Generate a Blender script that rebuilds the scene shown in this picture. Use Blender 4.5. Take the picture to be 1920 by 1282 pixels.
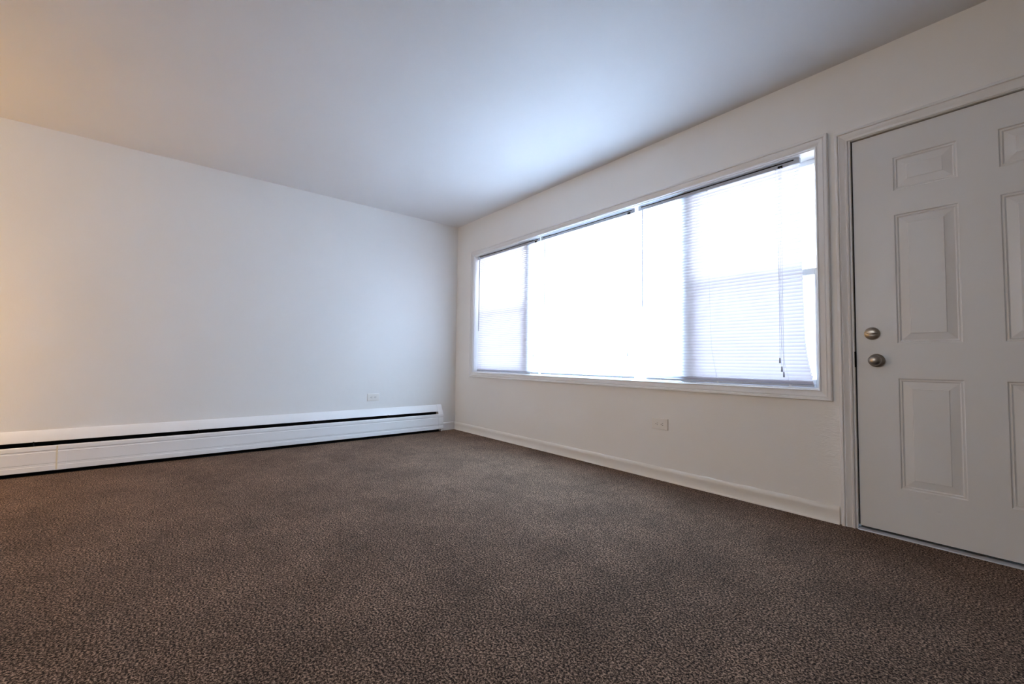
import bpy, bmesh, math, random
from mathutils import Vector, Matrix
random.seed(7)
for _o in list(bpy.data.objects):
    bpy.data.objects.remove(_o)
SC = bpy.context.scene
COL = SC.collection

# ------------------------------------------------------------------ camera
cam_d = bpy.data.cameras.new('camera')
cam_d.sensor_width = 36.0
cam_d.lens = 799.85 / 1920 * 36.0
cam_d.clip_start = 0.05
cam_d.clip_end = 200
cam = bpy.data.objects.new('camera', cam_d)
COL.objects.link(cam)
yaw, pitch, roll = 0.881382401, 0.0428408309, 0.0117977998
fw = Vector((-math.sin(yaw) * math.cos(pitch), math.cos(yaw) * math.cos(pitch), math.sin(pitch)))
r0 = Vector((math.cos(yaw), math.sin(yaw), 0))
u0 = r0.cross(fw)
rt = r0 * math.cos(roll) + u0 * math.sin(roll)
up = -r0 * math.sin(roll) + u0 * math.cos(roll)
mw = Matrix.Identity(4)
for i in range(3):
    mw[i][0] = rt[i]; mw[i][1] = up[i]; mw[i][2] = -fw[i]
mw.translation = Vector((4.41042, -2.75849, 0.82964))
cam.matrix_world = mw
SC.camera = cam

# ------------------------------------------------------------------ world, sun, hall lamp, fill light, exposure
world = bpy.data.worlds.new('sky')
SC.world = world
world.use_nodes = True
wn = world.node_tree.nodes
bg = wn['Background']
bg.inputs['Color'].default_value = (0.50, 0.745, 1.0, 1)
bg.inputs['Strength'].default_value = 6.1

sun_d = bpy.data.lights.new('sun', 'SUN')
sun_d.energy = 15.0
sun_d.angle = math.radians(1.0)
sun_d.color = (0.86, 0.93, 1.0)
sun = bpy.data.objects.new('sun', sun_d)
COL.objects.link(sun)
sun.rotation_euler = (math.radians(42), 0, math.radians(-25))   # from behind this building, down onto the yard

def lamp(name, loc, energy, color, radius):
    d = bpy.data.lights.new(name, 'POINT')
    d.energy = energy; d.color = color; d.shadow_soft_size = radius
    o = bpy.data.objects.new(name, d); COL.objects.link(o); o.location = loc
    return o
lamp('hall_lamp_light', (0.75, -4.75, 0.95), 7.4, (1.0, 0.54, 0.07), 0.15)

lamp('rear_fill_light', (2.4, -7.4, 2.15), 20, (0.90, 0.95, 1.0), 0.25)  # unseen fill light, added to brighten the window wall and carpet

pd = bpy.data.lights.new('window_portal', 'AREA')
pd.shape = 'RECTANGLE'; pd.size = 3.30; pd.size_y = 1.33
pd.cycles.is_portal = True
po = bpy.data.objects.new('window_portal', pd); COL.objects.link(po)
po.location = (2.03, 0.24, 1.357); po.rotation_euler = (math.radians(-90), 0, 0)

SC.view_settings.view_transform = 'Standard'
SC.view_settings.look = 'None'
SC.view_settings.exposure = 2.74
SC.view_settings.gamma = 1.0
SC.view_settings.use_curve_mapping = False
SC.cycles.use_adaptive_sampling = False
SC.cycles.max_bounces = 10
SC.cycles.diffuse_bounces = 6
SC.cycles.transmission_bounces = 8
SC.cycles.transparent_max_bounces = 16
SC.cycles.sample_clamp_indirect = 8.0
SC.cycles.caustics_reflective = False
SC.cycles.caustics_refractive = False

# ------------------------------------------------------------------ materials
def new_mat(name):
    m = bpy.data.materials.new(name); m.use_nodes = True
    nt = m.node_tree
    return m, nt, nt.nodes['Principled BSDF']

def paint(name, col, rough=0.5, bump=0.15, scale=90.0, spec=0.5, var=0.03, extra=None):
    """painted surface: faint tone mottling and roller-texture relief"""
    m, nt, b = new_mat(name)
    N, L = nt.nodes, nt.links
    tc = N.new('ShaderNodeTexCoord')
    n1 = N.new('ShaderNodeTexNoise'); n1.inputs['Scale'].default_value = 1.7; n1.inputs['Detail'].default_value = 3
    L.new(tc.outputs['Object'], n1.inputs['Vector'])
    mx = N.new('ShaderNodeMix'); mx.data_type = 'RGBA'
    mx.inputs[6].default_value = tuple(c * (1 - var) for c in col) + (1,)
    mx.inputs[7].default_value = tuple(min(1, c * (1 + var)) for c in col) + (1,)
    L.new(n1.outputs['Fac'], mx.inputs[0]); L.new(mx.outputs[2], b.inputs['Base Color'])
    b.inputs['Roughness'].default_value = rough
    b.inputs['Specular IOR Level'].default_value = spec
    n2 = N.new('ShaderNodeTexNoise'); n2.inputs['Scale'].default_value = scale; n2.inputs['Detail'].default_value = 4
    L.new(tc.outputs['Object'], n2.inputs['Vector'])
    n3 = N.new('ShaderNodeTexNoise'); n3.inputs['Scale'].default_value = 6.0; n3.inputs['Detail'].default_value = 2
    L.new(tc.outputs['Object'], n3.inputs['Vector'])
    add = N.new('ShaderNodeMath'); add.operation = 'MULTIPLY_ADD'; add.inputs[1].default_value = 6.0
    L.new(n3.outputs['Fac'], add.inputs[0]); L.new(n2.outputs['Fac'], add.inputs[2])
    h = add.outputs[0]
    if extra: h = extra(nt, tc, h)
    bp = N.new('ShaderNodeBump'); bp.inputs['Strength'].default_value = bump; bp.inputs['Distance'].default_value = 0.002
    L.new(h, bp.inputs['Height']); L.new(bp.outputs['Normal'], b.inputs['Normal'])
    return m

def spots(points):
    """extra relief: shallow dents (x, y, z, radius, height) at real places on the surface"""
    def f(nt, tc, h):
        N, L = nt.nodes, nt.links
        for (x, y, z, r, a) in points:
            d = N.new('ShaderNodeVectorMath'); d.operation = 'DISTANCE'; d.inputs[1].default_value = (x, y, z)
            L.new(tc.outputs['Object'], d.inputs[0])
            mr = N.new('ShaderNodeMapRange'); mr.interpolation_type = 'SMOOTHSTEP'
            mr.inputs['From Min'].default_value = 0; mr.inputs['From Max'].default_value = r
            mr.inputs['To Min'].default_value = a; mr.inputs['To Max'].default_value = 0
            L.new(d.outputs['Value'], mr.inputs['Value'])
            ad = N.new('ShaderNodeMath'); L.new(h, ad.inputs[0]); L.new(mr.outputs[0], ad.inputs[1]); h = ad.outputs[0]
        return h
    return f

def rough_patch(nt, tc, h):
    """badly skimmed plaster between the window and the door"""
    N, L = nt.nodes, nt.links
    mp = N.new('ShaderNodeMapping'); mp.inputs['Scale'].default_value = (9, 9, 26)
    L.new(tc.outputs['Object'], mp.inputs['Vector'])
    n = N.new('ShaderNodeTexNoise'); n.inputs['Scale'].default_value = 2.6; n.inputs['Detail'].default_value = 5
    n.inputs['Distortion'].default_value = 1.2
    L.new(mp.outputs[0], n.inputs['Vector'])
    sub = N.new('ShaderNodeVectorMath'); sub.operation = 'SUBTRACT'; sub.inputs[1].default_value = (3.78, 0, 0.42)
    L.new(tc.outputs['Object'], sub.inputs[0])
    ml = N.new('ShaderNodeVectorMath'); ml.operation = 'MULTIPLY'; ml.inputs[1].default_value = (1.0, 0.0, 0.48)
    L.new(sub.outputs[0], ml.inputs[0])
    ln = N.new('ShaderNodeVectorMath'); ln.operation = 'LENGTH'; L.new(ml.outputs[0], ln.inputs[0])
    mr = N.new('ShaderNodeMapRange'); mr.interpolation_type = 'SMOOTHSTEP'
    mr.inputs['From Min'].default_value = 0.03; mr.inputs['From Max'].default_value = 0.16
    mr.inputs['To Min'].default_value = 9.0; mr.inputs['To Max'].default_value = 0
    L.new(ln.outputs['Value'], mr.inputs['Value'])
    mu = N.new('ShaderNodeMath'); mu.operation = 'MULTIPLY'; L.new(n.outputs['Fac'], mu.inputs[0]); L.new(mr.outputs[0], mu.inputs[1])
    ad = N.new('ShaderNodeMath'); L.new(h, ad.inputs[0]); L.new(mu.outputs[0], ad.inputs[1])
    return ad.outputs[0]

M = {}
M['wall'] = paint('cream_satin_wall_paint', (0.87, 0.86, 0.84), 0.42, 0.16, 110)
M['wallr'] = paint('cream_satin_wall_paint_skimmed', (0.87, 0.86, 0.84), 0.42, 0.18, 110, extra=rough_patch)
M['tan'] = paint('tan_wall_paint', (0.42, 0.42, 0.42), 0.5, 0.16, 110)
M['ceil'] = paint('white_ceiling_paint', (0.78, 0.785, 0.79), 0.6, 0.12, 120)
M['trim'] = paint('white_gloss_trim_paint', (0.84, 0.84, 0.84), 0.35, 0.10, 60)
M['base'] = paint('cream_trim_paint', (0.86, 0.84, 0.80), 0.35, 0.25, 45)
M['door'] = paint('white_door_paint', (0.80, 0.81, 0.82), 0.38, 0.10, 70,
                  extra=spots([(4.175, 0.012, 1.290, 0.016, -9), (4.195, 0.012, 1.272, 0.012, -7), (4.18, 0.012, 1.235, 0.014, -7),
                               (4.155, 0.012, 1.185, 0.013, -8), (4.19, 0.012, 1.175, 0.012, -6),
                               (4.09, 0.012, 0.205, 0.011, -9), (4.13, 0.012, 0.155, 0.012, -6), (3.90, 0.012, 1.40, 0.008, -6)]))
M['heater'] = paint('white_enamel', (0.90, 0.90, 0.90), 0.35, 0.06, 50)
M['plate'] = paint('ivory_plastic', (0.86, 0.83, 0.78), 0.35, 0.05, 60)
M['vinyl'] = paint('white_vinyl_frame', (0.82, 0.85, 0.88), 0.4, 0.05, 60)
M['rail'] = paint('white_blind_metal', (0.52, 0.56, 0.64), 0.4, 0.02, 60)
M['cord'] = paint('white_cord', (0.75, 0.75, 0.76), 0.7, 0.0, 60)
M['wand'] = paint('grey_clear_plastic', (0.30, 0.31, 0.34), 0.3, 0.0, 60)
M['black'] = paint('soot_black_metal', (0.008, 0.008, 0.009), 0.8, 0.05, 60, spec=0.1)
M['void'] = paint('dark_slot', (0.01, 0.01, 0.01), 0.9, 0.0, 60, spec=0.0)
M['tape'] = paint('yellowed_paint', (0.80, 0.73, 0.58), 0.5, 0.1, 60)
M['rubber_and_shade'] = paint('black_weatherstrip_and_shade', (0.012, 0.012, 0.012), 0.8, 0.05, 60, spec=0.2)  # also colours the painted shade strip on the head rails
M['deck'] = paint('pale_concrete', (0.78, 0.78, 0.78), 0.8, 0.3, 30)
M['snow'] = paint('bright_concrete_yard', (0.75, 0.76, 0.78), 0.9, 0.3, 4)

def metal(name, col, rough, brushed=True):
    m, nt, b = new_mat(name)
    b.inputs['Base Color'].default_value = col + (1,)
    b.inputs['Metallic'].default_value = 1.0
    b.inputs['Roughness'].default_value = rough
    tc = nt.nodes.new('ShaderNodeTexCoord'); n = nt.nodes.new('ShaderNodeTexNoise'); n.inputs['Scale'].default_value = 60
    nt.links.new(tc.outputs['Object'], n.inputs['Vector'])
    mr = nt.nodes.new('ShaderNodeMapRange'); mr.inputs['To Min'].default_value = rough * 0.75; mr.inputs['To Max'].default_value = rough * 1.3
    nt.links.new(n.outputs['Fac'], mr.inputs['Value']); nt.links.new(mr.outputs[0], b.inputs['Roughness'])
    return m
M['nickel'] = metal('satin_nickel', (0.34, 0.305, 0.27), 0.30)
M['alu'] = metal('worn_aluminium', (0.55, 0.57, 0.60), 0.5)

def slat_mat():
    m, nt, b = new_mat('white_translucent_slat')
    N, L = nt.nodes, nt.links
    out = N['Material Output']
    b.inputs['Base Color'].default_value = (0.88, 0.88, 0.90, 1); b.inputs['Roughness'].default_value = 0.45
    tr = N.new('ShaderNodeBsdfTranslucent'); tr.inputs['Color'].default_value = (0.91, 0.88, 0.93, 1)
    tc = N.new('ShaderNodeTexCoord'); n = N.new('ShaderNodeTexNoise'); n.inputs['Scale'].default_value = 14
    L.new(tc.outputs['Object'], n.inputs['Vector'])
    mr = N.new('ShaderNodeMapRange'); mr.inputs['To Min'].default_value = SLAT_T - 0.01; mr.inputs['To Max'].default_value = SLAT_T + 0.01
    L.new(n.outputs['Fac'], mr.inputs['Value'])
    mx = N.new('ShaderNodeMixShader'); L.new(mr.outputs[0], mx.inputs[0]); L.new(b.outputs[0], mx.inputs[1]); L.new(tr.outputs[0], mx.inputs[2])
    L.new(mx.outputs[0], out.inputs['Surface'])
    return m
SLAT_T = 0.36
M['slat'] = slat_mat()

def sheet_mat(name, tint, gloss):
    m, nt, b = new_mat(name)
    N, L = nt.nodes, nt.links
    N.remove(b)
    t = N.new('ShaderNodeBsdfTransparent'); t.inputs['Color'].default_value = tint + (1,)
    g = N.new('ShaderNodeBsdfGlossy'); g.inputs['Roughness'].default_value = 0.02
    fr = N.new('ShaderNodeFresnel')
    ge = N.new('ShaderNodeNewGeometry')
    mi = N.new('ShaderNodeMapRange'); mi.inputs['To Min'].default_value = 1.45; mi.inputs['To Max'].default_value = 1 / 1.45
    L.new(ge.outputs['Backfacing'], mi.inputs['Value']); L.new(mi.outputs[0], fr.inputs['IOR'])
    mu = N.new('ShaderNodeMath'); mu.operation = 'MULTIPLY'; mu.inputs[1].default_value = gloss
    L.new(fr.outputs[0], mu.inputs[0])
    mx = N.new('ShaderNodeMixShader'); L.new(mu.outputs[0], mx.inputs[0]); L.new(t.outputs[0], mx.inputs[1]); L.new(g.outputs[0], mx.inputs[2])
    L.new(mx.outputs[0], N['Material Output'].inputs['Surface'])
    return m
M['glass'] = sheet_mat('clear_glass', (0.82, 0.82, 0.82), 1.0)
M['sashglass'] = sheet_mat('double_glass', (0.430, 0.388, 0.372), 1.0)
M['screen'] = sheet_mat('grey_insect_mesh', (0.84, 0.86, 0.90), 0.0)

def carpet_mat():
    m, nt, b = new_mat('brown_flecked_cut_pile')
    N, L = nt.nodes, nt.links
    tc = N.new('ShaderNodeTexCoord')
    def noise(s, d, r=0.5):
        n = N.new('ShaderNodeTexNoise'); n.inputs['Scale'].default_value = s; n.inputs['Detail'].default_value = d
        n.inputs['Roughness'].default_value = r; L.new(tc.outputs['Object'], n.inputs['Vector']); return n
    f = noise(150, 4.0, 0.8)
    ramp = N.new('ShaderNodeValToRGB'); cr = ramp.color_ramp
    cr.elements[0].position = 0.425; cr.elements[0].color = (0.006, 0.0035, 0.0025, 1)
    cr.elements[1].position = 0.60; cr.elements[1].color = (0.50, 0.32, 0.225, 1)
    e = cr.elements.new(0.50); e.color = (0.095, 0.058, 0.038, 1)
    L.new(f.outputs['Fac'], ramp.inputs['Fac'])
    big = noise(3.0, 5, 0.65)
    mid = noise(22, 4, 0.65)
    mr = N.new('ShaderNodeMapRange'); mr.inputs['From Min'].default_value = 0.3; mr.inputs['From Max'].default_value = 0.7
    mr.inputs['To Min'].default_value = 0.74; mr.inputs['To Max'].default_value = 1.26
    L.new(big.outputs['Fac'], mr.inputs['Value'])
    mr2 = N.new('ShaderNodeMapRange'); mr2.inputs['From Min'].default_value = 0.3; mr2.inputs['From Max'].default_value = 0.7
    mr2.inputs['To Min'].default_value = 0.76; mr2.inputs['To Max'].default_value = 1.24
    L.new(mid.outputs['Fac'], mr2.inputs['Value'])
    mm = N.new('ShaderNodeMath'); mm.operation = 'MULTIPLY'; L.new(mr.outputs[0], mm.inputs[0]); L.new(mr2.outputs[0], mm.inputs[1])
    vm = N.new('ShaderNodeVectorMath'); vm.operation = 'SCALE'
    L.new(ramp.outputs['Color'], vm.inputs[0]); L.new(mm.outputs[0], vm.inputs['Scale'])
    L.new(vm.outputs[0], b.inputs['Base Color'])
    b.inputs['Roughness'].default_value = 0.95; b.inputs['Specular IOR Level'].default_value = 0.1
    b.inputs['Sheen Weight'].default_value = 0.04; b.inputs['Sheen Roughness'].default_value = 0.6
    b.inputs['Sheen Tint'].default_value = (0.9, 0.85, 0.85, 1)
    bp = N.new('ShaderNodeBump'); bp.inputs['Strength'].default_value = 0.8; bp.inputs['Distance'].default_value = 0.006
    L.new(f.outputs['Fac'], bp.inputs['Height']); L.new(bp.outputs['Normal'], b.inputs['Normal'])
    return m
M['carpet'] = carpet_mat()

# ------------------------------------------------------------------ mesh helpers
def box(bm, x0, x1, y0, y1, z0, z1):
    vs = [bm.verts.new(p) for p in ((x0, y0, z0), (x1, y0, z0), (x1, y1, z0), (x0, y1, z0), (x0, y0, z1), (x1, y0, z1), (x1, y1, z1), (x0, y1, z1))]
    for f in ((0, 3, 2, 1), (4, 5, 6, 7), (0, 1, 5, 4), (1, 2, 6, 5), (2, 3, 7, 6), (3, 0, 4, 7)):
        bm.faces.new([vs[i] for i in f])
    return vs

def rings(bm, R, close=True, caps=True):
    """skin a list of point rings"""
    V = [[bm.verts.new(p) for p in r] for r in R]
    n = len(R[0])
    for a, b in zip(V[:-1], V[1:]):
        for i in range(n if close else n - 1):
            j = (i + 1) % n
            bm.faces.new((a[i], a[j], b[j], b[i]))
    if caps:
        bm.faces.new(list(reversed(V[0]))); bm.faces.new(V[-1])
    return V

def tube(bm, pts, r, n=8):
    R = []
    for k, p in enumerate(pts):
        a = Vector(pts[max(0, k - 1)]); c = Vector(pts[min(len(pts) - 1, k + 1)])
        d = (c - a).normalized()
        s = d.cross(Vector((0, 1, 0)) if abs(d.y) < 0.9 else Vector((1, 0, 0))).normalized(); t = d.cross(s)
        rr = r[k] if isinstance(r, (list, tuple)) else r
        R.append([Vector(p) + (s * math.cos(2 * math.pi * i / n) + t * math.sin(2 * math.pi * i / n)) * rr for i in range(n)])
    rings(bm, R)

def lathe_y(bm, cx, cz, prof, n=40, sx=1.0, sz=1.0):
    """revolve (radius, y) profile about an axis along y"""
    R = [[(cx + sx * r * math.cos(2 * math.pi * i / n), y, cz + sz * r * math.sin(2 * math.pi * i / n)) for i in range(n)] for r, y in prof]
    rings(bm, R)

def obj(name, bm, mat, parent=None, label=None, kind=None, smooth=False, bevel=0.0, loc=None):
    bmesh.ops.recalc_face_normals(bm, faces=bm.faces[:])
    me = bpy.data.meshes.new(name); bm.to_mesh(me); bm.free()
    if smooth:
        for p in me.polygons: p.use_smooth = True
        try: me.set_sharp_from_angle(angle=math.radians(38))
        except Exception: pass
    me.materials.append(mat)
    o = bpy.data.objects.new(name, me); COL.objects.link(o)
    if parent: o.parent = parent
    if label: o['label'] = label
    if kind: o['kind'] = kind
    if loc is not None: o.location = loc
    if bevel:
        b = o.modifiers.new('bevel', 'BEVEL'); b.width = bevel; b.segments = 2; b.limit_method = 'ANGLE'
    return o

def boxes(name, L, mat, **k):
    bm = bmesh.new()
    for b in L: box(bm, *b)
    return obj(name, bm, mat, **k)

def empty(name, label, cat=None, kind=None, group=None, loc=(0, 0, 0)):
    o = bpy.data.objects.new(name, None); COL.objects.link(o); o.empty_display_size = 0.1
    o['label'] = label
    if cat: o['category'] = cat
    if kind: o['kind'] = kind
    if group: o['group'] = group
    o.location = loc
    return o

def frame_profile(bm, x0, x1, z0, z1, prof, sides='lrtb'):
    """mitred picture-frame moulding around the opening x0..x1, z0..z1; prof = [(outset, y)]"""
    n = len(prof)
    def corner(px, pz): return [(px[0] + px[1] * o, y, pz[0] + pz[1] * o) for o, y in prof]
    BL = corner((x0, -1), (z0, -1)); BR = corner((x1, 1), (z0, -1)); TR = corner((x1, 1), (z1, 1)); TL = corner((x0, -1), (z1, 1))
    if 'b' not in sides:
        BL = [(p[0], p[1], z0) for p in BL]; BR = [(p[0], p[1], z0) for p in BR]
    segs = {'b': (BL, BR), 'r': (BR, TR), 't': (TR, TL), 'l': (TL, BL)}
    for s in sides: rings(bm, list(segs[s]))

# ------------------------------------------------------------------ room shell
H = 2.44
XR, YB = 6.8, -9.0
WT = 0.17
OX0, OX1, OZ0, OZ1 = 0.372, 3.686, 0.689, 2.023      # window opening
DX0, DX1, DZ1 = 3.826, 4.750, 2.012                  # door opening

def struct(name, label, bm, mat, **k):
    return obj(name, bm, mat, kind='structure', label=label, **k)

bm = bmesh.new()
box(bm, -0.15, XR + 0.15, YB - 0.15, 0.0, -0.12, 0.0)
struct('floor', 'brown flecked wall-to-wall carpet', bm, M['carpet'])
bm = bmesh.new(); box(bm, -0.15, XR + 0.15, YB - 0.15, WT, H, H + 0.15)
struct('ceiling', 'smooth white painted ceiling', bm, M['ceil'])
bm = bmesh.new(); box(bm, -0.15, 0, YB, WT, -0.1, H)
struct('wall_left', 'long cream wall above the baseboard heater', bm, M['wall'])
bm = bmesh.new()
xs = [0, OX0, OX1, DX0, DX1, XR]; zs = [-0.1, OZ0, DZ1, OZ1, H]
for i in range(5):
    for j in range(4):
        x0, x1, z0, z1 = xs[i], xs[i + 1], zs[j], zs[j + 1]
        if i == 1 and j in (1, 2): continue
        if i == 3 and j in (0, 1): continue
        box(bm, x0, x1, 0, WT, z0, z1)
bmesh.ops.remove_doubles(bm, verts=bm.verts[:], dist=1e-5)
inner = {}
for f in bm.faces:
    key = tuple(round(c, 4) for c in f.calc_center_median()); inner.setdefault(key, []).append(f)
bmesh.ops.delete(bm, geom=[f for fs in inner.values() if len(fs) > 1 for f in fs], context='FACES_ONLY')
struct('wall_right', 'cream wall holding the wide window and the entry door', bm, M['wallr'])
bm = bmesh.new(); box(bm, XR, XR + 0.15, YB, WT, -0.1, H)
struct('wall_side', 'tan side wall of the room', bm, M['tan'])
bm = bmesh.new(); box(bm, -0.15, XR + 0.15, YB - 0.15, YB, -0.1, H)
struct('wall_back', 'tan back wall of the room', bm, M['tan'])

# baseboards: rounded ranch profile, extruded along its wall
def base_prof():
    return [(0.0, 0.0), (0.0175, 0.0), (0.0172, 0.0055), (0.0140, 0.0100), (0.0120, 0.0140), (0.0122, 0.050), (0.0140, 0.064), (0.0138, 0.072), (0.0110, 0.081), (0.0060, 0.088), (0.0, 0.0905)]
bm = bmesh.new()
R = []
random.seed(3)
xe = 3.764
for k in range(61):
    x = 0.0 + xe * k / 60
    wob = 0.0012 * math.sin(k * 1.7) + 0.0008 * math.sin(k * 3.1)
    R.append([(x, -d, z + (wob if z > 0.06 else 0)) for d, z in base_prof()])
rings(bm, R)
struct('baseboard_right', 'rounded cream baseboard below the window', bm, M['base'], smooth=True)
bm = bmesh.new()
rings(bm, [[(d, y, z) for d, z in base_prof()] for y in (-0.205, -0.0137)])
struct('baseboard_left', 'short stub of cream baseboard between heater and corner', bm, M['trim'], smooth=True)

# ------------------------------------------------------------------ window
win = empty('window_1', 'wide three-part window with white casing', kind='structure')
CW = 0.058
cas = [(0.0, 0.0), (0.0, -0.009), (0.003, -0.0130), (0.007, -0.0125), (0.0085, -0.0075), (0.0120, -0.0075), (0.0150, -0.0100), (0.028, -0.0140), (0.036, -0.0155),
       (0.0385, -0.0120), (0.0410, -0.0120), (0.0430, -0.0185), (0.0470, -0.0205), (0.055, -0.0205), (CW, -0.0175), (CW, 0.0)]
bm = bmesh.new()
frame_profile(bm, OX0 + 0.002, OX1 - 0.001, OZ0 + 0.002, OZ1 - 0.001, cas)
obj('casing', bm, M['trim'], parent=win, label='white moulded window casing', smooth=True)
JT = 0.006
boxes('jamb', [(OX0, OX0 + JT, 0.0, 0.135, OZ0, OZ1), (OX1 - JT, OX1, 0.0, 0.135, OZ0, OZ1),
               (OX0 + JT, OX1 - JT, 0.0, 0.135, OZ0, OZ0 + JT), (OX0 + JT, OX1 - JT, 0.0, 0.135, OZ1 - JT, OZ1)], M['trim'], parent=win, label='white window reveal')
JX0, JX1, JZ0, JZ1 = OX0 + JT, OX1 - JT, OZ0 + JT, OZ1 - JT
MY0, MY1 = 0.088, 0.150
M1a, M1b, M2a, M2b = 1.185, 1.275, 2.855, 2.940
boxes('mullion', [(M1a, M1b, MY0 - 0.024, MY1, JZ0, JZ1)], M['vinyl'], parent=win, bevel=0.003)
boxes('mullion', [(M2a, M2b, MY0 - 0.024, MY1, JZ0, JZ1)], M['vinyl'], parent=win, bevel=0.003)
def ring_boxes(x0, x1, z0, z1, y0, y1, w, wb=None, wt=None):
    wb = w if wb is None else wb; wt = w if wt is None else wt
    return [(x0, x0 + w, y0, y1, z0, z1), (x1 - w, x1, y0, y1, z0, z1), (x0 + w, x1 - w, y0, y1, z0, z0 + wb), (x0 + w, x1 - w, y0, y1, z1 - wt, z1)]
boxes('outer_frame', ring_boxes(JX0, JX1, JZ0, JZ1, MY1 - 0.012, MY1 + 0.03, 0.025), M['vinyl'], parent=win)
# fixed picture pane
fr = boxes('fixed_frame', ring_boxes(M1b, M2a, JZ0, JZ1, 0.105, 0.138, 0.022), M['vinyl'], parent=win)
boxes('pane', [(M1b + 0.022, M2a - 0.022, 0.120, 0.1205, JZ0 + 0.022, JZ1 - 0.022)], M['glass'], parent=fr)
def double_hung(x0, x1):
    lo = boxes('lower_sash', ring_boxes(x0, x1, JZ0, 1.375, 0.092, 0.118, 0.034, 0.045, 0.036), M['vinyl'], parent=win, bevel=0.002)
    boxes('pane', [(x0 + 0.034, x1 - 0.034, 0.105, 0.1055, JZ0 + 0.045, 1.339)], M['sashglass'], parent=lo)
    boxes('sash_lock', [((x0 + x1) / 2 - 0.03, (x0 + x1) / 2 + 0.03, 0.094, 0.116, 1.375, 1.387), ((x0 + x1) / 2 - 0.008, (x0 + x1) / 2 + 0.022, 0.086, 0.104, 1.387, 1.393)], M['vinyl'], parent=lo, bevel=0.002)
    upx = boxes('upper_sash', ring_boxes(x0, x1, 1.340, JZ1, 0.120, 0.146, 0.030, 0.034, 0.030), M['vinyl'], parent=win, bevel=0.002)
    boxes('pane', [(x0 + 0.030, x1 - 0.030, 0.133, 0.1335, 1.374, JZ1 - 0.030)], M['sashglass'], parent=upx)
    boxes('insect_screen', [(x0 + 0.02, x1 - 0.02, 0.160, 0.1604, JZ0 + 0.01, 1.36)], M['screen'], parent=win)
double_hung(JX0, M1a)
double_hung(M2b, JX1)

# ------------------------------------------------------------------ mini blinds
PITCH, SW = 0.0205, 0.025
TILT = math.radians(65)
BY = 0.047
def slat_bm(w):
    bm = bmesh.new()
    pts = []
    for i in range(6):
        s = -SW / 2 + SW * i / 5
        c = 0.0022 * (1 - (2 * i / 5 - 1) ** 2)
        pts.append((s, c))
    # s runs from the inner edge (-y, low) to the outer edge (+y, high); the crown bulges up and inward
    ct, st = math.cos(TILT), math.sin(TILT)
    P = [(s * ct - c * st, s * st + c * ct) for s, c in pts]
    A = [bm.verts.new((-w / 2, y, z)) for y, z in P]; B = [bm.verts.new((w / 2, y, z)) for y, z in P]
    for i in range(5): bm.faces.new((A[i], A[i + 1], B[i + 1], B[i]))
    return bm

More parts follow.
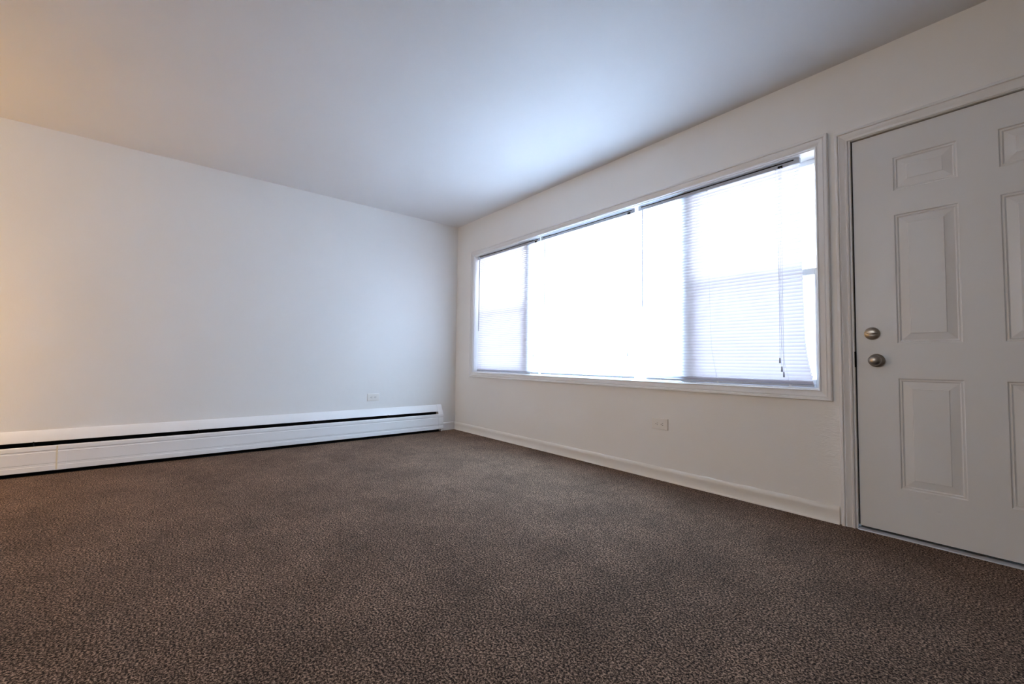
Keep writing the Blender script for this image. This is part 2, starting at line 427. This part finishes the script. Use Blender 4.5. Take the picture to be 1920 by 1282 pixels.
def make_blind(label, x0, x1, zr, shift, wand, lift, cords, nstack, ztop=1.984, wand_len=0.71, lift_z=(0.85, 0.80)):
    """x0..x1 head rail; zr = bottom-rail height; shift(z) = sideways lean; wand/lift = x; cords = fractions"""
    t = empty('mini_blind', label, 'blind', group='mini blinds across the window', loc=((x0 + x1) / 2, BY, 0))
    ox = (x0 + x1) / 2; w = x1 - x0
    # head rail: U-channel with end brackets
    bm = bmesh.new()
    prof = [(-0.013, 2.0105), (-0.013, 1.986), (-0.0115, 1.9845), (0.0115, 1.9845), (0.013, 1.986), (0.013, 2.0105), (0.0118, 2.0105), (0.0118, 1.9865), (-0.0118, 1.9865), (-0.0118, 2.0105)]
    rings(bm, [[(xx, y, z) for y, z in prof] for xx in (-w / 2, w / 2)])
    hr = obj('head_rail', bm, M['rail'], parent=t)
    boxes('channel_shade_strip', [(-w / 2 + 0.028, w / 2 - 0.028, -0.0136, -0.0100, 2.0045, 2.0112)], M['rubber_and_shade'], parent=t, label='dark strip painted as the shade in the open head rail')  # black strip stands in for the shade inside the open channel
    for sx in (-1, 1):
        a = sx * w / 2; b = a - sx * 0.028
        boxes('bracket', [(min(a, b), max(a, b), -0.0152, 0.0145, 1.9825, 2.0165)], M['rail'], parent=t, bevel=0.0015)
    # slats
    me = None
    z = ztop - 0.014
    zs_ = []
    zstop = zr + 0.014 + nstack * 0.0035
    n_ = round((z - (zstop + 0.012)) / PITCH)
    pitch = (z - (zstop + 0.012)) / n_
    zs_ = [z - k * pitch for k in range(n_ + 1)]
    w2 = w - 0.012
    rnd = random.Random(int(x0 * 100))
    for k, zz in enumerate(zs_):
        if me is None:
            so = obj('slat', slat_bm(w2), M['slat'], parent=t, smooth=True); me = so.data
        else:
            so = bpy.data.objects.new('slat', me); COL.objects.link(so); so.parent = t
        so.location = (shift(zz), rnd.uniform(-0.0006, 0.0006), zz)
        so.rotation_euler = (rnd.uniform(-0.035, 0.035), rnd.uniform(-0.0006, 0.0006), 0)
    # slats collapsed on the bottom rail
    for k in range(nstack):
        so = bpy.data.objects.new('slat', me); COL.objects.link(so); so.parent = t
        zz = zr + 0.0135 + k * 0.0035
        so.location = (shift(zz), -0.002 + 0.0008 * (k % 2), zz)
        so.rotation_euler = (-TILT + math.radians(6), 0, 0)
    # bottom rail
    bm = bmesh.new(); s = shift(zr)
    pr = [(-0.0125, 0.001), (-0.0105, -0.0035), (0.0105, -0.0035), (0.0125, 0.001), (0.0115, 0.0085), (0.006, 0.0105), (-0.006, 0.0105), (-0.0115, 0.0085)]
    rings(bm, [[(s + xx, y, zr + z) for y, z in pr] for xx in (-w2 / 2, w2 / 2)])
    br = obj('bottom_rail', bm, M['rail'], parent=t, smooth=True)
    # ladder cords with clips under the rail
    for fx in cords:
        xx = -w / 2 + fx * w
        bm = bmesh.new()
        for yy in (-0.0125, 0.0125):
            tube(bm, [(xx + shift(z_), yy, z_) for z_ in (1.984, 1.6, 1.3, 1.1, 0.95, 0.85, zr + 0.02, zr)], 0.0007, 5)
        obj('ladder_cord', bm, M['cord'], parent=t)
        boxes('cord_clip', [(xx + s - 0.006, xx + s + 0.006, -0.014, 0.014, zr - 0.0055, zr + 0.003)], M['cord'], parent=t, bevel=0.001)
        boxes('cord_hook', [(xx - 0.003, xx + 0.003, -0.0155, -0.0125, 1.978, 1.990)], M['rail'], parent=t)
    # tilt wand
    bm = bmesh.new(); xw = wand - ox
    tube(bm, [(xw, -0.020, 1.978), (xw + 0.001, -0.025, 1.955), (xw + 0.004, -0.030, 1.955 - wand_len)], 0.0040, 6)
    wd = obj('tilt_wand', bm, M['wand'], parent=t, smooth=True, label='slim grey tilt wand')
    bm = bmesh.new(); tube(bm, [(xw, -0.012, 1.984), (xw, -0.020, 1.982), (xw, -0.021, 1.972)], 0.0016, 6)
    obj('hook', bm, M['cord'], parent=wd)
    # lift cords with tassels
    xl = lift - ox
    bm = bmesh.new()
    boxes('cord_lock', [(xl - 0.012, xl + 0.012, -0.0165, -0.0125, 1.981, 1.996)], M['black'], parent=t)
    for q, zt in enumerate(lift_z):
        bm = bmesh.new(); dx = (q - (len(lift_z) - 1) / 2) * 0.006
        tube(bm, [(xl + dx, -0.017, 1.985), (xl + dx * 1.2, -0.026, 1.9), (xl + dx * 1.6, -0.034, zt + 0.014)], 0.0010, 5)
        lc = obj('lift_cord', bm, M['cord'], parent=t)
        bm = bmesh.new(); xx = xl + dx * 1.6
        tube(bm, [(xx, -0.034, zt + 0.018), (xx, -0.034, zt + 0.014), (xx, -0.034, zt - 0.008), (xx, -0.034, zt - 0.014)], [0.002, 0.0038, 0.0052, 0.0046], 8)
        obj('tassel', bm, M['wand'], parent=lc, smooth=True)
    return t

def ss(a, b, v):
    v = max(0, min(1, (v - a) / (b - a))); return v * v * (3 - 2 * v)
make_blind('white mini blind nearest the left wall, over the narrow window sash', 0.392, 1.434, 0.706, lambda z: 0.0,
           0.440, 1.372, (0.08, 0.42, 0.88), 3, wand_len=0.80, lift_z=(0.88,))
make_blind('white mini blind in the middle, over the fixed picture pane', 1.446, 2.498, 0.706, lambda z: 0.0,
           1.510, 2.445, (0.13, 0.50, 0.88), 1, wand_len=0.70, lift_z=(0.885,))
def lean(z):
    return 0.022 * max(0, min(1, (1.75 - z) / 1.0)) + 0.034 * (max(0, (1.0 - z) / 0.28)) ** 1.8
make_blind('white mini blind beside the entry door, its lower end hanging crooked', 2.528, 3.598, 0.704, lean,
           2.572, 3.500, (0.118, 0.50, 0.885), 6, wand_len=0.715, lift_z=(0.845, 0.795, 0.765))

# ------------------------------------------------------------------ entry door
door = empty('door_1', 'white six-panel entry door with casing', kind='structure')
SX0, SX1, SZ0, SZ1 = 3.8440, 4.7290, 0.018, 1.9935
SY0, SY1 = 0.012, 0.056
pax = [(4.0005, 4.2262), (4.3461, 4.5718)]
pz = [(0.2322, 0.7665), (0.9317, 1.5704), (1.6865, 1.8589)]
bm = bmesh.new()
xs = [SX0, pax[0][0], pax[0][1], pax[1][0], pax[1][1], SX1]
zs = [SZ0, pz[0][0], pz[0][1], pz[1][0], pz[1][1], pz[2][0], pz[2][1], SZ1]
for i in range(5):
    for j in range(7):
        if i in (1, 3) and j in (1, 3, 5): continue
        box(bm, xs[i], xs[i + 1], SY0, SY1, zs[j], zs[j + 1])
bmesh.ops.remove_doubles(bm, verts=bm.verts[:], dist=1e-5)
inner = {}
for f in bm.faces:
    key = tuple(round(c, 4) for c in f.calc_center_median()); inner.setdefault(key, []).append(f)
bmesh.ops.delete(bm, geom=[f for fs in inner.values() if len(fs) > 1 for f in fs], context='FACES_ONLY')
slab = obj('slab', bm, M['door'], parent=door)
def door_panel(x0, x1, z0, z1):
    """embossed sticking, then a bevelled raised field"""
    steps = [(0.0, 0.0), (0.0025, 0.0), (0.006, 0.0055), (0.009, 0.0060), (0.013, 0.0045), (0.0165, 0.0085), (0.0185, 0.0095), (0.050, 0.0035), (0.052, 0.0012)]
    bm = bmesh.new()
    R = []
    for d, y in steps:
        R.append([(x0 + d, SY0 + y, z0 + d), (x1 - d, SY0 + y, z0 + d), (x1 - d, SY0 + y, z1 - d), (x0 + d, SY0 + y, z1 - d)])
    R = [[(x0, SY1 - 0.006, z0), (x1, SY1 - 0.006, z0), (x1, SY1 - 0.006, z1), (x0, SY1 - 0.006, z1)]] + R
    rings(bm, R)
    obj('panel', bm, M['door'], parent=door)
for (a, b) in pax:
    for (c, d) in pz: door_panel(a, b, c, d)
# jamb and stop
boxes('jamb', [(DX0, 3.8385, -0.003, WT, 0.0, DZ1), (4.7345, DX1, -0.003, WT, 0.0, DZ1), (3.8385, 4.7345, -0.003, WT, 1.9990, DZ1)], M['trim'], parent=door, bevel=0.001)
boxes('weatherstrip', [(3.8385, 3.852, SY1, SY1 + 0.012, 0.02, 1.999), (4.721, 4.7345, SY1, SY1 + 0.012, 0.02, 1.999), (3.852, 4.721, SY1, SY1 + 0.012, 1.985, 1.999),
                        (3.8386, 3.8410, SY0 + 0.008, SY1, 0.02, 1.9985)], M['rubber_and_shade'], parent=door)
bm = bmesh.new()
casd = [(0.0, 0.0), (0.0, -0.010), (0.003, -0.0125), (0.010, -0.0130), (0.012, -0.0080), (0.016, -0.0090), (0.028, -0.0150), (0.034, -0.0165), (0.0365, -0.0115),
        (0.039, -0.0120), (0.042, -0.0195), (0.052, -0.0190), (0.055, -0.0165), (0.055, 0.0)]
frame_profile(bm, 3.829, 4.747, 0.0, 2.001, casd, sides='rtl')
obj('casing', bm, M['trim'], parent=door, label='white moulded door casing', smooth=True)
# threshold and sweep
bm = bmesh.new()
pr = [(-0.012, 0.0), (-0.010, 0.004), (0.006, 0.010), (0.010, 0.0085), (0.02, 0.0115), (0.14, 0.0115), (WT, 0.0)]
rings(bm, [[(x, y, z) for y, z in pr] for x in (DX0 + 0.013, 4.7345)])
obj('threshold', bm, M['alu'], parent=door, label='worn grey metal threshold strip')
boxes('door_sweep', [(SX0 + 0.002, SX1 - 0.002, SY0 + 0.010, SY1, 0.0125, 0.018)], M['rubber_and_shade'], parent=door)
# strike opening in the jamb beside the knob
boxes('strike_plate', [(3.8380, 3.8396, -0.0036, 0.030, 0.815, 0.895)], M['black'], parent=door, label='dark strike slot with chipped paint')
# deadbolt
dcx, dcz = 3.9085, 0.9858
bm = bmesh.new(); lathe_y(bm, dcx, dcz, [(0.0315, SY0), (0.0315, SY0 - 0.0045), (0.0300, SY0 - 0.0070), (0.0265, SY0 - 0.0078), (0.0250, SY0 - 0.0088), (0.006, SY0 - 0.0090)])
db = obj('deadbolt', bm, M['nickel'], parent=door, smooth=True, label='satin nickel deadbolt rose')
bm = bmesh.new()
R = []
for t in (-1.0, -0.85, -0.5, 0.0, 0.5, 0.85, 1.0):
    hw = 0.0048 - 0.0030 * t * t
    d0, d1 = SY0 - 0.0085, SY0 - 0.0235 + 0.0060 * t * t
    x = dcx + t * 0.0215
    R.append([(x, d0, dcz - hw), (x, d1, dcz - hw * 0.8), (x, d1 - 0.0012, dcz), (x, d1, dcz + hw * 0.8), (x, d0, dcz + hw)])
rings(bm, R)
obj('thumb_turn', bm, M['nickel'], parent=db, smooth=True)
# knob
kcx, kcz = 3.9235, 0.8500
bm = bmesh.new(); lathe_y(bm, kcx, kcz, [(0.0330, SY0), (0.0332, SY0 - 0.003), (0.0315, SY0 - 0.0065), (0.0260, SY0 - 0.0095), (0.016, SY0 - 0.0110), (0.004, SY0 - 0.0112)])
kr = obj('knob_rose', bm, M['nickel'], parent=door, smooth=True, label='satin nickel knob rose')
bm = bmesh.new()
lathe_y(bm, kcx, kcz, [(0.0125, SY0 - 0.009), (0.0118, SY0 - 0.020), (0.0150, SY0 - 0.0255), (0.0215, SY0 - 0.0300), (0.0258, SY0 - 0.0370), (0.0268, SY0 - 0.0440),
                       (0.0250, SY0 - 0.0510), (0.0200, SY0 - 0.0560), (0.0120, SY0 - 0.0590), (0.002, SY0 - 0.0598)])
obj('door_knob', bm, M['nickel'], parent=kr, smooth=True, label='round satin nickel knob')

# ------------------------------------------------------------------ baseboard heater
ht = empty('baseboard_heater', 'long white hydronic baseboard heater along the left wall, black slot on top', 'heater')
HY0, HY1 = -5.6, -0.196
SPL = -3.262
def extrude_y(name, prof, y0, y1, mat, **k):
    bm = bmesh.new(); rings(bm, [[(x, y, z) for x, z in prof] for y in (y0, y1)]); return obj(name, bm, mat, parent=ht, **k)
hood = [(0.001, 0.302), (0.0035, 0.3045), (0.014, 0.2965), (0.030, 0.262), (0.0445, 0.2335), (0.0455, 0.2290), (0.0430, 0.2275), (0.0420, 0.2320), (0.028, 0.259), (0.0125, 0.292), (0.001, 0.298)]
front = [(0.0560, 0.030), (0.0665, 0.0285), (0.0680, 0.0310), (0.0680, 0.0610), (0.0652, 0.0640), (0.0650, 0.0785), (0.0676, 0.0810), (0.0676, 0.1560), (0.0648, 0.1595),
         (0.0646, 0.1675), (0.0690, 0.1705), (0.0690, 0.1910), (0.0672, 0.1975), (0.0635, 0.2005), (0.0560, 0.2005), (0.0560, 0.1985), (0.0620, 0.1980),
         (0.0655, 0.1950), (0.0672, 0.190), (0.0672, 0.1735), (0.0632, 0.1675), (0.0634, 0.1580), (0.0660, 0.155), (0.0660, 0.083), (0.0636, 0.079), (0.0638, 0.062), (0.0664, 0.060), (0.0664, 0.033), (0.0560, 0.033)]
extrude_y('hood', hood, HY0, HY1, M['heater'], smooth=True)
extrude_y('front_panel', front, SPL + 0.004, HY1 - 0.030, M['heater'])
extrude_y('front_panel', front, HY0, SPL - 0.004, M['heater'])
def grow(p, d): return [(x + d, z + (d * 0.4 if z > 0.1 else -d * 0.2)) for x, z in p]
extrude_y('splice_plate', grow(front, 0.0014), SPL - 0.022, SPL + 0.022, M['heater'], label='joint cover between two front panels')
extrude_y('paint_run', [(0.0660, 0.033), (0.0694, 0.033), (0.0694, 0.196), (0.0660, 0.196)], SPL - 0.030, SPL - 0.0222, M['tape'], label='yellowed paint line at the joint')
# bottom shadow pan, back plate and finned element inside
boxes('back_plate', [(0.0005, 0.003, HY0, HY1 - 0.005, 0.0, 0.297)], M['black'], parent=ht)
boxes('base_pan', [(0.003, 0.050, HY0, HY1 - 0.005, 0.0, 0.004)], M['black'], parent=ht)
bm = bmesh.new()
tube(bm, [(0.028, HY0, 0.11), (0.028, HY1 - 0.07, 0.11)], 0.011, 10)
el = obj('heating_element', bm, M['black'], parent=ht, label='dark finned pipe')
bm = bmesh.new()
y = HY1 - 0.12
while y > HY0 + 0.05:
    box(bm, 0.006, 0.052, y, y + 0.0006, 0.07, 0.15); y -= 0.012
o = obj('fin', bm, M['black'], parent=el); o['kind'] = 'stuff'
# slot brackets
for yb in (-3.405, -2.49, -1.60, -0.86):
    boxes('bracket', [(0.004, 0.060, yb - 0.0012, yb + 0.0012, 0.190, 0.232)], M['rubber_and_shade'], parent=ht)
# end cap
cap = [(0.001, 0.0285), (0.0670, 0.0285), (0.0688, 0.0310), (0.0688, 0.0610), (0.0664, 0.0640), (0.0664, 0.0785), (0.0684, 0.0810), (0.0684, 0.1560), (0.0664, 0.1595),
       (0.0664, 0.1675), (0.0698, 0.1705), (0.0698, 0.1910), (0.0680, 0.1985), (0.0640, 0.2030),
       (0.0610, 0.2120), (0.0560, 0.2240), (0.0490, 0.2330), (0.0300, 0.264), (0.0150, 0.298), (0.0035, 0.3065), (0.001, 0.3065)]
bm = bmesh.new()
rings(bm, [[(x, y, z) for x, z in cap] for y in (HY1 - 0.062, HY1 - 0.060, HY1)])
obj('end_cap', bm, M['heater'], parent=ht, smooth=True, bevel=0.0012, label='white end cap with chipped top edge')

boxes('end_plate', [(0.003, 0.052, HY1 - 0.020, HY1 - 0.004, 0.0, 0.035)], M['heater'], parent=ht)

# ------------------------------------------------------------------ outlets
def outlet(label, loc, rz):
    t = empty('wall_outlet', label, 'outlet', group='duplex wall outlets', loc=loc)
    t.rotation_euler = (0, 0, rz)
    # cover plate with pillowed edge; local: x along the wall, -y into the room
    bm = bmesh.new()
    w, h = 0.0630, 0.0385
    R = []
    for d, y in [(0.0, 0.0), (0.0, -0.0035), (0.0015, -0.0055), (0.004, -0.0066), (0.008, -0.0070)]:
        R.append([(-w + d, y, -h + d), (w - d, y, -h + d), (w - d, y, h - d), (-w + d, y, h - d)])
    rings(bm, R)
    obj('cover_plate', bm, M['plate'], parent=t, smooth=True)
    for sx in (-0.0205, 0.0205):
        bm = bmesh.new()
        pts = []
        for k in range(24):
            a = 2 * math.pi * k / 24
            px = 0.0172 * math.cos(a); pzz = 0.0172 * math.sin(a)
            pts.append((sx + max(-0.0142, min(0.0142, px)), pzz))
        rings(bm, [[(px, y, pzz) for px, pzz in pts] for y in (-0.0069, -0.0082)])
        rc = obj('receptacle', bm, M['plate'], parent=t)
        bm = bmesh.new()
        for zz in (-0.0062, 0.0062):
            box(bm, sx + 0.0000, sx + 0.0078, -0.00835, -0.0080, zz - 0.0013, zz + 0.0013)
        lathe_y(bm, sx - 0.0075, 0, [(0.0026, -0.0080), (0.0026, -0.00835)], 12)
        obj('slot', bm, M['void'], parent=rc)
    bm = bmesh.new(); lathe_y(bm, 0, 0, [(0.0032, -0.0068), (0.0030, -0.0080), (0.001, -0.0084)], 14)
    obj('screw', bm, M['plate'], parent=t, smooth=True)
    return t
outlet('cream duplex outlet below the window, set sideways', (2.7287, 0.0, 0.3899), 0.0)
outlet('white duplex outlet above the baseboard heater on the left wall', (0.0, -1.0087, 0.4233), math.radians(90))

# ------------------------------------------------------------------ outside the window
bm = bmesh.new(); box(bm, -4, 9, WT, 2.2, -0.30, -0.12)
struct('walkway_outside', 'pale concrete walkway outside the window', bm, M['deck'])
bm = bmesh.new(); box(bm, -60, 60, 2.2, 60, -0.45, -0.30)
struct('ground_outside', 'bright paved yard outside', bm, M['snow'])
rl = empty('railing', 'white picket railing outside, seen faintly through the blinds', 'railing')
rails = boxes('top_rail', [(0.6, 6.4, 1.98, 2.03, 0.86, 0.90)], M['vinyl'], parent=rl)
boxes('bottom_rail', [(0.6, 6.4, 1.99, 2.02, -0.02, 0.02)], M['vinyl'], parent=rl)
me = None
for k in range(46):
    x = 0.7 + k * 0.125
    if me is None:
        p = boxes('picket', [(-0.012, 0.012, 1.993, 2.017, 0.02, 0.86)], M['vinyl'], parent=rl); me = p.data
    else:
        p = bpy.data.objects.new('picket', me); COL.objects.link(p); p.parent = rl
    p.location = (x, 0, 0)
for x in (0.6, 3.5, 6.4):
    boxes('post', [(x - 0.03, x + 0.03, 1.975, 2.035, -0.12, 0.95)], M['vinyl'], parent=rl)
